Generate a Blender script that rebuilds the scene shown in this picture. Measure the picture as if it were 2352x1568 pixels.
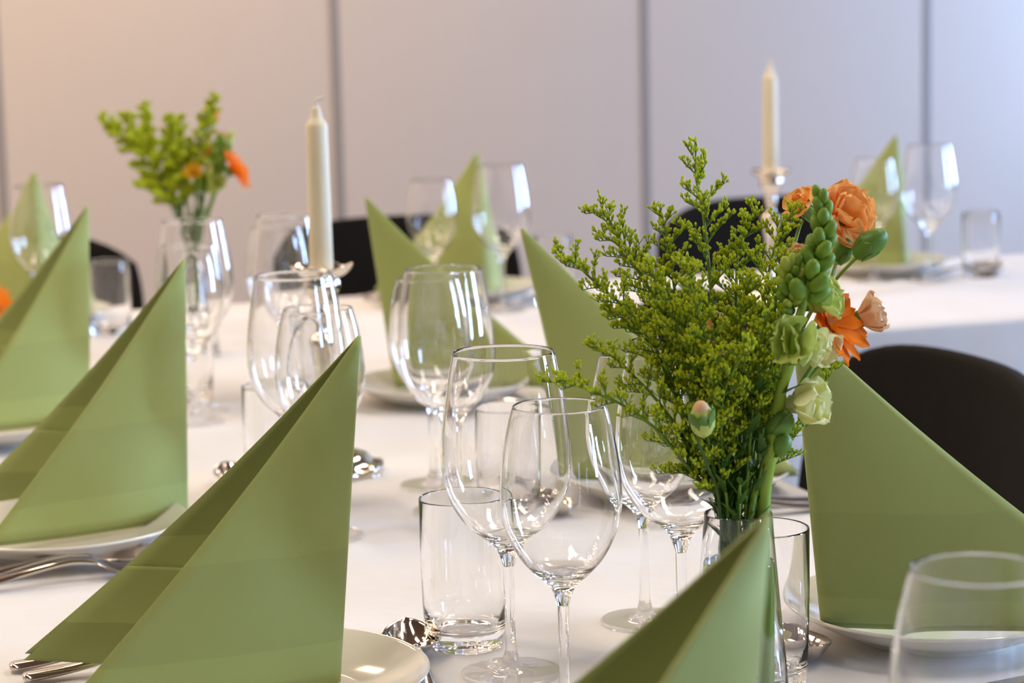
import bpy, bmesh, math, random
from mathutils import Vector, Matrix, noise
R = random.Random(7)
PI = math.pi
sc = bpy.context.scene
COL = sc.collection
for o in list(bpy.data.objects):
    bpy.data.objects.remove(o, do_unlink=True)

# ------------------------------------------------------------------ camera
T = 0.75                                   # height of the cloth on the tables
cam_d = bpy.data.cameras.new('camera')
cam_d.sensor_width = 36.0
cam_d.lens = 80.0
cam_d.clip_start = 0.05
cam_d.dof.use_dof = True
cam_d.dof.focus_distance = 1.68
cam_d.dof.aperture_fstop = 7.6
cam = bpy.data.objects.new('camera', cam_d)
COL.objects.link(cam)
_r = Vector((0.9453209, -0.32531095, -0.02326341))
_u = Vector((0.06763931, 0.12577467, 0.9897503))
_f = Vector((0.31905066, 0.93720516, -0.14090123))
cam.matrix_world = Matrix(((_r.x, _u.x, -_f.x, 0.0), (_r.y, _u.y, -_f.y, 0.0), (_r.z, _u.z, -_f.z, T + 0.49), (0, 0, 0, 1)))
sc.camera = cam

# ------------------------------------------------------------------ view, sky, exposure
sc.view_settings.view_transform = 'Standard'
sc.view_settings.look = 'None'
sc.view_settings.exposure = 0.10
sc.view_settings.gamma = 1.0
sc.view_settings.use_curve_mapping = False
sc.cycles.use_denoising = True
sc.cycles.max_bounces = 16
sc.cycles.transmission_bounces = 14
sc.cycles.glossy_bounces = 6
sc.cycles.diffuse_bounces = 5
sc.cycles.transparent_max_bounces = 12
sc.cycles.sample_clamp_indirect = 40.0
sc.cycles.caustics_reflective = True
sc.cycles.caustics_refractive = True
sc.cycles.blur_glossy = 0.3
world = bpy.data.worlds.new('sky')
sc.world = world
world.use_nodes = True
bg = world.node_tree.nodes['Background']
bg.inputs['Color'].default_value = (0.40, 0.60, 1.0, 1)
bg.inputs['Strength'].default_value = 74.0
LAMP_W = 15.0                              # emission strength of the ceiling lights
LAMP_COL = (1.0, 0.89, 0.765)
FILL_W, FILL_COL = 18.0, (1.0, 0.755, 0.53)     # unseen fill lights added to warm the back wall

# ------------------------------------------------------------------ materials
MATS = {}
def mat(name, col, rough=0.5, metal=0.0, spec=0.5, trans=0.0, ior=1.45, noise_amt=0.0, noise_scale=8.0, bump=0.0, bump_scale=60.0,
        sheen=0.0, coat=0.0, sss=0.0, transl=0.0):
    if name in MATS: return MATS[name]
    m = bpy.data.materials.new(name); m.use_nodes = True
    nt = m.node_tree; b = nt.nodes['Principled BSDF']
    b.inputs['Base Color'].default_value = (*col, 1)
    b.inputs['Roughness'].default_value = rough
    b.inputs['Metallic'].default_value = metal
    b.inputs['Specular IOR Level'].default_value = spec
    b.inputs['Transmission Weight'].default_value = trans
    b.inputs['IOR'].default_value = ior
    b.inputs['Sheen Weight'].default_value = sheen
    b.inputs['Coat Weight'].default_value = coat
    if sss:
        b.inputs['Subsurface Weight'].default_value = sss
        b.inputs['Subsurface Radius'].default_value = (0.02, 0.012, 0.006)
        b.inputs['Subsurface Scale'].default_value = 0.4
    tc = nt.nodes.new('ShaderNodeTexCoord')
    if noise_amt:
        n = nt.nodes.new('ShaderNodeTexNoise'); n.inputs['Scale'].default_value = noise_scale; n.inputs['Detail'].default_value = 3
        nt.links.new(tc.outputs['Object'], n.inputs['Vector'])
        mx = nt.nodes.new('ShaderNodeMix'); mx.data_type = 'RGBA'
        mx.inputs[6].default_value = (*[c * (1 - noise_amt) for c in col], 1)
        mx.inputs[7].default_value = (*[min(1, c * (1 + noise_amt)) for c in col], 1)
        nt.links.new(n.outputs['Fac'], mx.inputs[0]); nt.links.new(mx.outputs[2], b.inputs['Base Color'])
    if bump:
        n2 = nt.nodes.new('ShaderNodeTexNoise'); n2.inputs['Scale'].default_value = bump_scale; n2.inputs['Detail'].default_value = 4
        nt.links.new(tc.outputs['Object'], n2.inputs['Vector'])
        bp = nt.nodes.new('ShaderNodeBump'); bp.inputs['Strength'].default_value = bump; bp.inputs['Distance'].default_value = 0.01
        nt.links.new(n2.outputs['Fac'], bp.inputs['Height']); nt.links.new(bp.outputs['Normal'], b.inputs['Normal'])
    if transl:
        out = nt.nodes['Material Output']
        tr = nt.nodes.new('ShaderNodeBsdfTranslucent'); tr.inputs['Color'].default_value = (*col, 1)
        ms = nt.nodes.new('ShaderNodeMixShader'); ms.inputs[0].default_value = transl
        nt.links.new(b.outputs[0], ms.inputs[1]); nt.links.new(tr.outputs[0], ms.inputs[2]); nt.links.new(ms.outputs[0], out.inputs[0])
    MATS[name] = m
    return m

def emit_mat(name, col, strength):
    m = bpy.data.materials.new(name); m.use_nodes = True
    nt = m.node_tree; nt.nodes.clear()
    e = nt.nodes.new('ShaderNodeEmission'); e.inputs[0].default_value = (*col, 1); e.inputs[1].default_value = strength
    o = nt.nodes.new('ShaderNodeOutputMaterial'); nt.links.new(e.outputs[0], o.inputs[0])
    return m

def pane_mat():
    m = bpy.data.materials.new('window_glass'); m.use_nodes = True
    nt = m.node_tree; nt.nodes.clear()
    t = nt.nodes.new('ShaderNodeBsdfTransparent'); g = nt.nodes.new('ShaderNodeBsdfGlossy'); g.inputs['Roughness'].default_value = 0.02
    f = nt.nodes.new('ShaderNodeFresnel'); f.inputs[0].default_value = 1.45
    ms = nt.nodes.new('ShaderNodeMixShader'); o = nt.nodes.new('ShaderNodeOutputMaterial')
    nt.links.new(f.outputs[0], ms.inputs[0]); nt.links.new(t.outputs[0], ms.inputs[1]); nt.links.new(g.outputs[0], ms.inputs[2])
    nt.links.new(ms.outputs[0], o.inputs[0])
    return m

def napkin_mat(name='napkin_twill', v=(.88, 1.03, .93, 1.0)):
    """Green twill with a woven satin band: fine diagonal ribs, bands measured up from the hem."""
    m = bpy.data.materials.new(name); m.use_nodes = True
    nt = m.node_tree; N = nt.nodes; L = nt.links; b = N['Principled BSDF']
    b.inputs['Roughness'].default_value = 0.75; b.inputs['Sheen Weight'].default_value = 0.25; b.inputs['Sheen Roughness'].default_value = 0.4
    b.inputs['Specular IOR Level'].default_value = 0.25
    tc = N.new('ShaderNodeTexCoord'); sx = N.new('ShaderNodeSeparateXYZ'); L.new(tc.outputs['Object'], sx.inputs[0])
    nz = N.new('ShaderNodeTexNoise'); nz.inputs['Scale'].default_value = 9; L.new(tc.outputs['Object'], nz.inputs['Vector'])
    ad = N.new('ShaderNodeMath'); ad.operation = 'MULTIPLY_ADD'; ad.inputs[1].default_value = 0.012; L.new(nz.outputs['Fac'], ad.inputs[0]); L.new(sx.outputs['Z'], ad.inputs[2])
    rp = N.new('ShaderNodeValToRGB'); rp.color_ramp.interpolation = 'CONSTANT'
    els = rp.color_ramp.elements
    els[0].position = 0.0; els[0].color = (v[0],) * 3 + (1,)
    els[1].position = 0.042; els[1].color = (v[1],) * 3 + (1,)
    for p, q in ((0.20, v[2]), (0.46, v[3])):
        e = els.new(p); e.color = (q, q, q, 1)
    sc_ = N.new('ShaderNodeMath'); sc_.operation = 'MULTIPLY'; sc_.inputs[1].default_value = 1 / 0.26
    L.new(ad.outputs[0], sc_.inputs[0]); L.new(sc_.outputs[0], rp.inputs[0])
    mx = N.new('ShaderNodeMix'); mx.data_type = 'RGBA'; mx.blend_type = 'MULTIPLY'; mx.inputs[0].default_value = 1.0
    mx.inputs[6].default_value = (0.365, 0.412, 0.128, 1); L.new(rp.outputs[0], mx.inputs[7])
    L.new(mx.outputs[2], b.inputs['Base Color'])
    wv = N.new('ShaderNodeTexWave'); wv.wave_type = 'BANDS'; wv.bands_direction = 'DIAGONAL'; wv.inputs['Scale'].default_value = 420; wv.inputs['Distortion'].default_value = 0.6
    L.new(tc.outputs['Object'], wv.inputs['Vector'])
    bp = N.new('ShaderNodeBump'); bp.inputs['Strength'].default_value = 0.15; bp.inputs['Distance'].default_value = 0.0003
    L.new(wv.outputs['Fac'], bp.inputs['Height'])
    n2 = N.new('ShaderNodeTexNoise'); n2.inputs['Scale'].default_value = 14; n2.inputs['Detail'].default_value = 2; L.new(tc.outputs['Object'], n2.inputs['Vector'])
    bp2 = N.new('ShaderNodeBump'); bp2.inputs['Strength'].default_value = 0.25; bp2.inputs['Distance'].default_value = 0.006
    L.new(n2.outputs['Fac'], bp2.inputs['Height']); L.new(bp.outputs['Normal'], bp2.inputs['Normal']); L.new(bp2.outputs['Normal'], b.inputs['Normal'])
    return m

def panel_mat(name, col, rough):
    return mat(name, col, rough, noise_amt=0.02, noise_scale=3.0, bump=0.03, bump_scale=220)

M_GLASS = mat('clear_glass', (1, 1, 1), 0.0, trans=1.0, ior=1.5)
M_WATER = mat('vase_water', (0.97, 1, 0.95), 0.0, trans=1.0, ior=1.33)
M_CLOTH = mat('white_table_linen', (0.76, 0.735, 0.71), 0.85, spec=0.2, sheen=0.2, bump=0.8, bump_scale=7)
M_PLATE = mat('cream_glazed_china', (0.80, 0.77, 0.69), 0.12, coat=0.4)
M_STEEL = mat('polished_steel', (0.66, 0.60, 0.54), 0.09, metal=1.0)
M_SILVER = mat('silver_plate', (0.74, 0.67, 0.58), 0.10, metal=1.0)
M_WAX = mat('ivory_candle_wax', (0.80, 0.70, 0.49), 0.45, sss=0.3)
M_WICK = mat('waxed_wick', (0.80, 0.75, 0.64), 0.8)
M_NAP = napkin_mat(); M_NAPIN = napkin_mat('napkin_twill_reverse', (.85, .84, 1.04, .86))
M_CHAIR = mat('black_chair_fabric', (0.0085, 0.0065, 0.005), 0.85, spec=0.2, noise_amt=0.3, noise_scale=40, bump=0.2, bump_scale=400)
M_LEG = mat('dark_steel_leg', (0.25, 0.24, 0.23), 0.3, metal=1.0)
M_WALL = panel_mat('partition_laminate', (0.79, 0.70, 0.62), 0.5)
M_WALLP = mat('painted_wall', (0.74, 0.70, 0.66), 0.8, noise_amt=0.03)
M_WOODWALL = mat('brown_wall_panelling', (0.22, 0.12, 0.06), 0.5, noise_amt=0.25, noise_scale=3)
M_LEFTWALL = mat('tan_painted_wall', (0.45, 0.34, 0.25), 0.7, noise_amt=0.05)
M_STRIP = mat('grey_seam_profile', (0.38, 0.355, 0.34), 0.5)
M_CEIL = mat('wooden_ceiling', (0.26, 0.15, 0.08), 0.7, noise_amt=0.2, noise_scale=4)
M_FLOOR = mat('brown_carpet', (0.10, 0.075, 0.06), 0.95, noise_amt=0.3, noise_scale=60)
M_WOOD = mat('dark_table_wood', (0.12, 0.07, 0.04), 0.5, noise_amt=0.2)
M_FRAME = mat('window_frame_grey', (0.35, 0.35, 0.36), 0.5)
M_PANE = pane_mat()
M_BUD = mat('goldenrod_bud', (0.60, 0.68, 0.014), 0.6, noise_amt=0.35, noise_scale=45, transl=0.35)
M_STEM = mat('green_stem', (0.15, 0.25, 0.014), 0.55, noise_amt=0.25, noise_scale=30)
M_SNAPSTEM = mat('snapdragon_stem_green', (0.26, 0.38, 0.03), 0.5, noise_amt=0.15, noise_scale=30)
M_YGBUD = mat('yellow_green_bud', (0.46, 0.56, 0.06), 0.5, noise_amt=0.2, noise_scale=60, transl=0.2)
M_LEAF = mat('dark_green_leaf', (0.055, 0.13, 0.012), 0.45, noise_amt=0.35, noise_scale=40, transl=0.2)
M_CALYX = mat('calyx_green', (0.13, 0.26, 0.03), 0.45, noise_amt=0.3, noise_scale=50, transl=0.15)
M_SNAPGREEN = mat('snapdragon_green_bud', (0.19, 0.33, 0.022), 0.5, noise_amt=0.3, noise_scale=60, transl=0.15)
M_PALEGREEN = mat('pale_green_petal', (0.60, 0.70, 0.16), 0.5, noise_amt=0.2, noise_scale=40, transl=0.25)
M_PALEYEL = mat('pale_yellow_petal', (0.93, 0.89, 0.44), 0.55, noise_amt=0.12, noise_scale=30, transl=0.25)
M_PEACH = mat('peach_orange_petal', (0.98, 0.48, 0.13), 0.6, spec=0.2, noise_amt=0.15, noise_scale=25, transl=0.3)
M_PALEPEACH = mat('pale_peach_petal', (0.88, 0.56, 0.30), 0.6, noise_amt=0.15, noise_scale=30, transl=0.25)
M_ORANGE = mat('bright_orange_petal', (0.98, 0.23, 0.004), 0.55, spec=0.2, noise_amt=0.15, noise_scale=30, transl=0.2)
M_DISC = mat('gerbera_centre', (0.35, 0.12, 0.02), 0.8)
M_YELLOW = mat('yellow_petal', (0.82, 0.50, 0.03), 0.6, transl=0.2)

# ------------------------------------------------------------------ mesh helpers
def mesh(name, verts, faces, m, smooth=True, sharp=None, mats=None, fmi=None):
    me = bpy.data.meshes.new(name)
    me.from_pydata([tuple(v) for v in verts], [], faces)
    me.materials.append(m)
    if mats:
        for k in mats: me.materials.append(k)
        me.polygons.foreach_set('material_index', fmi)
    if smooth: me.polygons.foreach_set('use_smooth', [True] * len(me.polygons))
    if sharp: me.set_sharp_from_angle(angle=math.radians(sharp))
    me.update()
    return me

def add(name, me, parent=None, loc=None, rz=None, rot=None):
    o = bpy.data.objects.new(name, me); COL.objects.link(o)
    if parent: o.parent = parent
    if loc: o.location = loc
    if rz is not None: o.rotation_euler = (0, 0, rz)
    if rot is not None: o.rotation_euler = rot
    return o

def empty(name, loc=(0, 0, 0), rz=0):
    o = bpy.data.objects.new(name, None); COL.objects.link(o)
    o.empty_display_size = 0.05
    o.location = loc; o.rotation_euler = (0, 0, rz)
    return o

def tag(o, label=None, cat=None, group=None, kind=None):
    if label: o['label'] = label
    if cat: o['category'] = cat
    if group: o['group'] = group
    if kind: o['kind'] = kind
    return o

def copy_tree(o, parent=None):
    c = o.copy(); COL.objects.link(c)
    if parent: c.parent = parent
    for ch in list(o.children): copy_tree(ch, c)
    return c

class MB:
    """collects vertices and faces of one mesh"""
    def __init__(s): s.v = []; s.f = []
    def grid(s, rows, close_u=False, close_v=False):
        nr, nc = len(rows), len(rows[0]); b = len(s.v)
        for r in rows: s.v.extend(r)
        for i in range(nr if close_v else nr - 1):
            for j in range(nc if close_u else nc - 1):
                a = b + i * nc + j; a2 = b + i * nc + (j + 1) % nc
                d = b + ((i + 1) % nr) * nc + j; d2 = b + ((i + 1) % nr) * nc + (j + 1) % nc
                s.f.append((a, a2, d2, d))
        return b
    def box(s, x0, x1, y0, y1, z0, z1):
        b = len(s.v)
        s.v += [(x, y, z) for z in (z0, z1) for y in (y0, y1) for x in (x0, x1)]
        for q in ((0, 2, 3, 1), (4, 5, 7, 6), (0, 1, 5, 4), (2, 6, 7, 3), (0, 4, 6, 2), (1, 3, 7, 5)):
            s.f.append(tuple(b + k for k in q))
    def tube(s, pts, rad, n=6, cap=True):
        pts = [Vector(p) for p in pts]
        if not hasattr(rad, '__len__'): rad = [rad] * len(pts)
        rows = []; ref = Vector((0.31, 0.87, 0.38)).normalized()
        for i, p in enumerate(pts):
            t = (pts[min(i + 1, len(pts) - 1)] - pts[max(i - 1, 0)])
            t = t.normalized() if t.length > 1e-9 else Vector((0, 0, 1))
            a = t.cross(ref)
            if a.length < 1e-3: a = t.cross(Vector((1, 0, 0)))
            a.normalize(); b = t.cross(a)
            rows.append([p + (a * math.cos(2 * PI * k / n) + b * math.sin(2 * PI * k / n)) * rad[i] for k in range(n)])
        b0 = s.grid(rows, close_u=True)
        if cap:
            s.f.append(tuple(b0 + k for k in range(n)))
            e = b0 + (len(rows) - 1) * n
            s.f.append(tuple(e + k for k in reversed(range(n))))
    def blob(s, c, ax, L, W, n=5, m=4, W2=None):
        """small ellipsoid along ax"""
        c = Vector(c); ax = Vector(ax).normalized()
        a = ax.cross(Vector((0.2, 0.5, 0.84)));
        if a.length < 1e-3: a = ax.cross(Vector((1, 0, 0)))
        a.normalize(); b = ax.cross(a); W2 = W2 or W
        base = len(s.v)
        s.v.append(c - ax * L)
        for i in range(1, m):
            th = PI * i / m; z = -math.cos(th) * L; r = math.sin(th)
            for k in range(n):
                s.v.append(c + ax * z + a * (math.cos(2 * PI * k / n) * r * W) + b * (math.sin(2 * PI * k / n) * r * W2))
        s.v.append(c + ax * L); top = len(s.v) - 1
        for k in range(n):
            s.f.append((base, base + 1 + (k + 1) % n, base + 1 + k))
            s.f.append((top, top - n + k, top - n + (k + 1) % n))
        for i in range(m - 2):
            for k in range(n):
                p = base + 1 + i * n + k; q = base + 1 + i * n + (k + 1) % n
                s.f.append((p, q, q + n, p + n))
    def leaf(s, base, d, up, L, W, droop=0.2, fold=0.25, nl=4):
        base = Vector(base); d = Vector(d).normalized(); up = Vector(up)
        sd = d.cross(up)
        if sd.length < 1e-3: sd = d.cross(Vector((1, 0, 0)))
        sd.normalize(); nn = sd.cross(d).normalized()
        rows = []
        for i in range(nl + 1):
            t = i / nl
            w = W * (math.sin(PI * min(1, t * 0.92 + 0.08)) ** 0.8) * (1.15 - 0.5 * t) if i < nl else 0.0004
            c = base + d * (L * t) - nn * (droop * L * t * t)
            rows.append([c - sd * w + nn * (w * fold), c, c + sd * w + nn * (w * fold)])
        s.grid(rows)
    def out(s, name, m, parent=None, smooth=True, sharp=None, loc=None):
        return add(name, mesh(name, s.v, s.f, m, smooth, sharp), parent, loc)

def lathe_mesh(name, prof, m, n=40, mod=None, sharp=None, smooth=True):
    """prof = (r, z) from the underside round the outside to the inside; poles at r = 0"""
    rows = []; mb = MB()
    P = [p for p in prof]
    start_pole = P[0][0] < 1e-7; end_pole = P[-1][0] < 1e-7
    core = P[(1 if start_pole else 0):(len(P) - 1 if end_pole else len(P))]
    for r, z in core:
        row = []
        for k in range(n):
            th = 2 * PI * k / n; rr, zz = (r, z) if mod is None else mod(r, z, th)
            row.append((rr * math.cos(th), rr * math.sin(th), zz))
        rows.append(row)
    mb.grid(rows, close_u=True)
    if start_pole:
        c = len(mb.v); mb.v.append((0, 0, P[0][1]))
        for k in range(n): mb.f.append((c, (k + 1) % n, k))
    if end_pole:
        c = len(mb.v); mb.v.append((0, 0, P[-1][1])); b = (len(core) - 1) * n
        for k in range(n): mb.f.append((c, b + k, b + (k + 1) % n))
    return mesh(name, mb.v, mb.f, m, smooth, sharp)

def spline(pts, k=4):
    """Catmull-Rom through tuples of any length"""
    out = []; n = len(pts)
    for i in range(n - 1):
        p0, p1, p2, p3 = pts[max(i - 1, 0)], pts[i], pts[i + 1], pts[min(i + 2, n - 1)]
        for j in range(k):
            t = j / k
            out.append(tuple(0.5 * (2 * b + (c - a) * t + (2 * a - 5 * b + 4 * c - d) * t * t + (3 * b - a - 3 * c + d) * t ** 3)
                             for a, b, c, d in zip(p0, p1, p2, p3)))
    out.append(tuple(pts[-1]))
    return out

# ------------------------------------------------------------------ the room
X0, X1, Y0, Y1, ZC = -3.5, 6.2, -5.6, 6.5, 2.9
def struct(name, mb, m, parent=None, smooth=False):
    o = mb.out(name, m, parent, smooth)
    if not parent: o['kind'] = 'structure'
    return o
b = MB(); b.box(X0 - .2, X1 + .2, Y0 - .2, Y1 + .3, -.1, 0); struct('floor', b, M_FLOOR)
b = MB(); b.box(X0 - .2, X1 + .2, Y0 - .2, Y1 + .3, ZC, ZC + .1); struct('ceiling', b, M_CEIL)
b = MB(); b.box(X0 - .15, X0, Y0 - .15, Y1 + .1, 0, ZC); struct('wall_left', b, M_LEFTWALL)
b = MB(); b.box(X0, X1, Y0 - .15, Y0, 0, ZC); struct('wall_front', b, M_WOODWALL)
# back wall: a movable partition of tall laminate panels set between grey seam profiles
b = MB(); b.box(X0 - .15, X1 + .15, Y1 + .03, Y1 + .15, 0, ZC); wb = struct('wall_back', b, M_STRIP)
PW, SEAM0 = 0.9737, 0.715
xs = [SEAM0 + PW * k for k in range(-5, 6)]
for k, x in enumerate(xs):
    if X0 < x < X1:
        b = MB(); b.box(x - .0135, x + .0135, Y1 - .002, Y1 + .03, 0.1, ZC); struct('seam_profile', b, M_STRIP, wb)
    l, r = max(x + .0135, X0), min(x + PW - .0135, X1)
    if r - l > .05:
        b = MB(); b.box(l, r, Y1, Y1 + .03, 0.1, ZC); struct('wall_panel', b, M_WALL, wb)
l, r = X0, xs[0] - .0135
if r - l > .05:
    b = MB(); b.box(l, r, Y1, Y1 + .03, 0.1, ZC); struct('wall_panel', b, M_WALL, wb)
b = MB(); b.box(X0, X1, Y1 - .012, Y1 + .03, 0, 0.1); struct('baseboard_back', b, M_STRIP)
# right wall with tall windows to the daylight
WIN = [(-5.2, -4.2), (-3.2, -2.3), (.5, 1.4), (5.05, 5.8)]
WZ0, WZ1 = .70, 2.65
b = MB()
b.box(X1, X1 + .15, Y0 - .15, Y1 + .1, 0, WZ0); b.box(X1, X1 + .15, Y0 - .15, Y1 + .1, WZ1, ZC)
ys = [Y0 - .15] + [v for w in WIN for v in w] + [Y1 + .1]
for k in range(0, len(ys), 2): b.box(X1, X1 + .15, ys[k], ys[k + 1], WZ0, WZ1)
struct('wall_right', b, M_WALLP)
for k, (a, e) in enumerate(WIN):
    b = MB(); F = .05
    b.box(X1 + .04, X1 + .1, a, a + F, WZ0, WZ1); b.box(X1 + .04, X1 + .1, e - F, e, WZ0, WZ1)
    b.box(X1 + .04, X1 + .1, a + F, e - F, WZ0, WZ0 + F); b.box(X1 + .04, X1 + .1, a + F, e - F, WZ1 - F, WZ1)
    mid = (a + e) / 2; b.box(X1 + .04, X1 + .1, mid - F / 2, mid + F / 2, WZ0 + F, WZ1 - F)
    w = struct('window_%d' % (k + 1), b, M_FRAME)
    for s0, s1 in ((a + F, mid - F / 2), (mid + F / 2, e - F)):
        p = MB(); n0 = len(p.v)
        p.v += [(X1 + .07, s0, WZ0 + F), (X1 + .07, s1, WZ0 + F), (X1 + .07, s1, WZ1 - F), (X1 + .07, s0, WZ1 - F)]; p.f.append((0, 1, 2, 3))
        struct('pane', p, M_PANE, w)
    ld = bpy.data.lights.new('daylight_opening', 'AREA'); ld.shape = 'RECTANGLE'; ld.size = WZ1 - WZ0; ld.size_y = e - a
    ld.cycles.is_portal = True
    lo = bpy.data.objects.new('daylight_opening', ld); COL.objects.link(lo)
    lo.location = (X1 + .16, mid, (WZ0 + WZ1) / 2); lo.rotation_euler = (0, PI / 2, 0)
# ceiling lights: long narrow diffusers in thin housings
lamp_m = emit_mat('lamp_diffuser', LAMP_COL, LAMP_W); fill_m = emit_mat('wall_fill_diffuser', FILL_COL, FILL_W)
b = MB(); b.box(-.10, .10, -.62, .62, -.02, 0); hous = mesh('housing', b.v, b.f, M_FRAME, False)
b = MB(); b.v += [(-.085, -.6, -.0215), (-.085, .6, -.0215), (.085, .6, -.0215), (.085, -.6, -.0215)]; b.f.append((0, 1, 2, 3))
diff = mesh('diffuser', b.v, b.f, lamp_m, False); wdiff = mesh('diffuser', b.v, b.f, fill_m, False)
wide = [(x, y) for y in (1.3, 3.0) for x in (-.5, 1.7)]
slim = [(-2.5 + .7 * k, 5.4) for k in range(7)] + [(-3.2 + .9 * k, 4.4) for k in range(3)]  # slim rows are added fill, placed to tint the back wall warm
for k, (x, y) in enumerate(wide + slim):
    if True:
        t = empty('ceiling_light', (x, y, ZC))
        s = 2.0 if k < 4 else 1.0
        tag(t, 'wide warm white ceiling light above the near table' if k < 4 else 'added slim warm fill light, out of view, along the panelled back wall', 'ceiling light', 'wide ceiling lights' if k < 4 else 'added wall fill lights')
        add('housing', hous, t).scale = (s, 1, 1); add('diffuser', diff if k < 4 else wdiff, t).scale = (s, 1, 1)

# ------------------------------------------------------------------ tables and cloths
def cloth(name, x0, x1, y0, y1, drop, skirts, seed):
    """cloth with rounded edges and a softly folded overhang; skirts = (left, right, front, back)"""
    rr = random.Random(seed)
    def axis(a, e, lo, hi):
        v = []
        if lo: v += [a - drop * k for k in (1, .8, .6, .4, .22, .1, .04)] + [a - .004]
        n = max(4, int((e - a) / (.008 if e - a < 1.2 else .012 if e - a < 4 else .03))); v += [a, a + .003, a + .008] + [a + .015 + (e - a - .03) * k / n for k in range(n + 1)] + [e - .008, e - .003, e]
        if hi: v += [e + .004] + [e + drop * k for k in (.04, .1, .22, .4, .6, .8, 1)]
        return v
    xs_, ys_ = axis(x0, x1, skirts[0], skirts[1]), axis(y0, y1, skirts[2], skirts[3])
    mb = MB(); rows = []
    for yy in ys_:
        row = []
        for xx in xs_:
            ex = max(x0 - xx, xx - x1, 0); ey = max(y0 - yy, yy - y1, 0)
            px, py = min(max(xx, x0), x1), min(max(yy, y0), y1); d = max(ex, ey)
            z = T - d
            dx_ = min(px - x0, x1 - px) if (skirts[0] or skirts[1]) else 1; 
            e_ = min([v for v, s in ((px - x0, skirts[0]), (x1 - px, skirts[1]), (py - y0, skirts[2]), (y1 - py, skirts[3])) if s] + [1])
            if d == 0 and e_ < .012: z -= (.012 - e_) ** 2 / .024
            if d == 0: z += .00025 * noise.noise((px * 7, py * 7, seed)) * min(1, e_ / .05)
            if d == 0:
                for cx in (x0 + .23, x1 - .33): z += .0007 * math.exp(-((px - cx) / .0035) ** 2)
                for cy in (1.22, 1.86, 2.53): z += .0006 * math.exp(-((py - cy - .01 * math.sin(px * 5)) / .0035) ** 2)
            if d > 0:
                w = min(1, d / .25) * .022
                s = px + py
                fold = (math.sin(s * 17 + seed) + .6 * math.sin(s * 31 + 1.3 * seed) + .5 * noise.noise((s * 4, seed, 0))) * w * .6 + w * .3 + .003
                if ex >= ey: px += fold * (1 if xx > x1 else -1)
                if ey >= ex: py += fold * (1 if yy > y1 else -1)
            row.append((px, py, z))
        rows.append(row)
    mb.grid(rows)
    return mb.out(name, M_CLOTH)
c1 = cloth('tablecloth', .13, 1.03, -.75, 3.143, .26, (1, 1, 1, 0), 3)
tag(c1, 'white linen tablecloth on the long near table, under the front place settings', 'tablecloth', 'white tablecloths')
c2 = cloth('tablecloth', -2.2, 3.9, 3.15, 3.955, .27, (1, 1, 1, 1), 11)
tag(c2, 'white linen tablecloth on the back table, parallel to the panelled wall', 'tablecloth', 'white tablecloths')
def table(x0, x1, y0, y1, label):
    t = empty('banquet_table', ((x0 + x1) / 2, (y0 + y1) / 2, 0)); tag(t, label, 'table', 'banquet tables')
    cx, cy = (x0 + x1) / 2, (y0 + y1) / 2
    b = MB(); b.box(x0 - cx, x1 - cx, y0 - cy, y1 - cy, T - .035, T - .003); b.out('tabletop', M_WOOD, t, False)
    for sx in (-1, 1):
        for sy in (-1, 1):
            b = MB(); px, py = sx * (x1 - cx - .08), sy * (y1 - cy - .08)
            b.tube([(px, py, 0), (px, py, T - .035)], .02, 10); b.out('leg', M_LEG, t, True, 40)
table(.145, 1.015, -.73, 3.10, 'long table hidden under the front white cloth, running towards the wall')
table(-2.18, 3.88, 3.17, 3.935, 'long table hidden under the back white cloth, along the wall')

# ------------------------------------------------------------------ tableware builders
RED_BOWL = spline([(.0043, .0835), (.0062, .090), (.0105, .0985), (.0205, .107), (.0330, .118), (.0430, .135), (.0478, .153), (.0487, .168), (.0475, .188), (.0445, .210), (.0405, .233), (.0380, .2455)], 4)
WHITE_BOWL = spline([(.0042, .0785), (.0060, .0855), (.0105, .0940), (.0190, .1015), (.0300, .114), (.0385, .131), (.0424, .148), (.0430, .160), (.0418, .178), (.0385, .199), (.0350, .214), (.0328, .2215)], 4)
def bowl_profile(outer, zin, R0):
    """outer wall up, over the rim, inner wall down to the inner bottom on the axis"""
    top = outer[-1]
    inner = []
    for r, z in outer:
        if z > zin + .003:
            k = min(1, (z - zin) / .035); wall = .0009 + .0016 * (1 - k) ** 1.5
            inner.append((max(r - wall, .0006), z))
    inner = inner[::-1]
    inner[0] = (top[0] - .0008, top[1] - .0001)
    rim = [(top[0] - .00015, top[1] + .0003), (top[0] - .0004, top[1] + .00045), (top[0] - .0007, top[1] + .0002)]
    last = inner[-1]
    btm = [(last[0] * .75, zin + .0012), (last[0] * .4, zin + .0003), (0, zin)]
    return outer + rim + inner + btm
def wine_meshes(outer, zin, foot, zst, rs):
    bowl = lathe_mesh('bowl', bowl_profile(outer, zin, foot), M_GLASS, 64)
    zj, rj = outer[0][1], outer[0][0]
    stem = lathe_mesh('stem', spline([(rs * 1.15, .017), (rs * .95, .028), (rs * .88, .045), (rs * .95, .065), (rj, zj)], 5), M_GLASS, 32)
    ft = [(0, -.0005), (foot * .5, -.0005), (foot * .96, -.0005), (foot * .985, .0002), (foot, .0012), (foot * .99, .0022), (foot * .965, .0027), (foot * .9, .0026), (foot * .6, .0027), (foot * .40, .0033), (foot * .28, .0050), (foot * .20, .0080), (rs * 1.45, .0125), (rs * 1.15, .0170)]
    return bowl, stem, lathe_mesh('foot', ft, M_GLASS, 64)
GL = {'red': wine_meshes(RED_BOWL, .1065, .0385, .08, .0043), 'white': wine_meshes(WHITE_BOWL, .1020, .0370, .075, .0042)}
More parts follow.
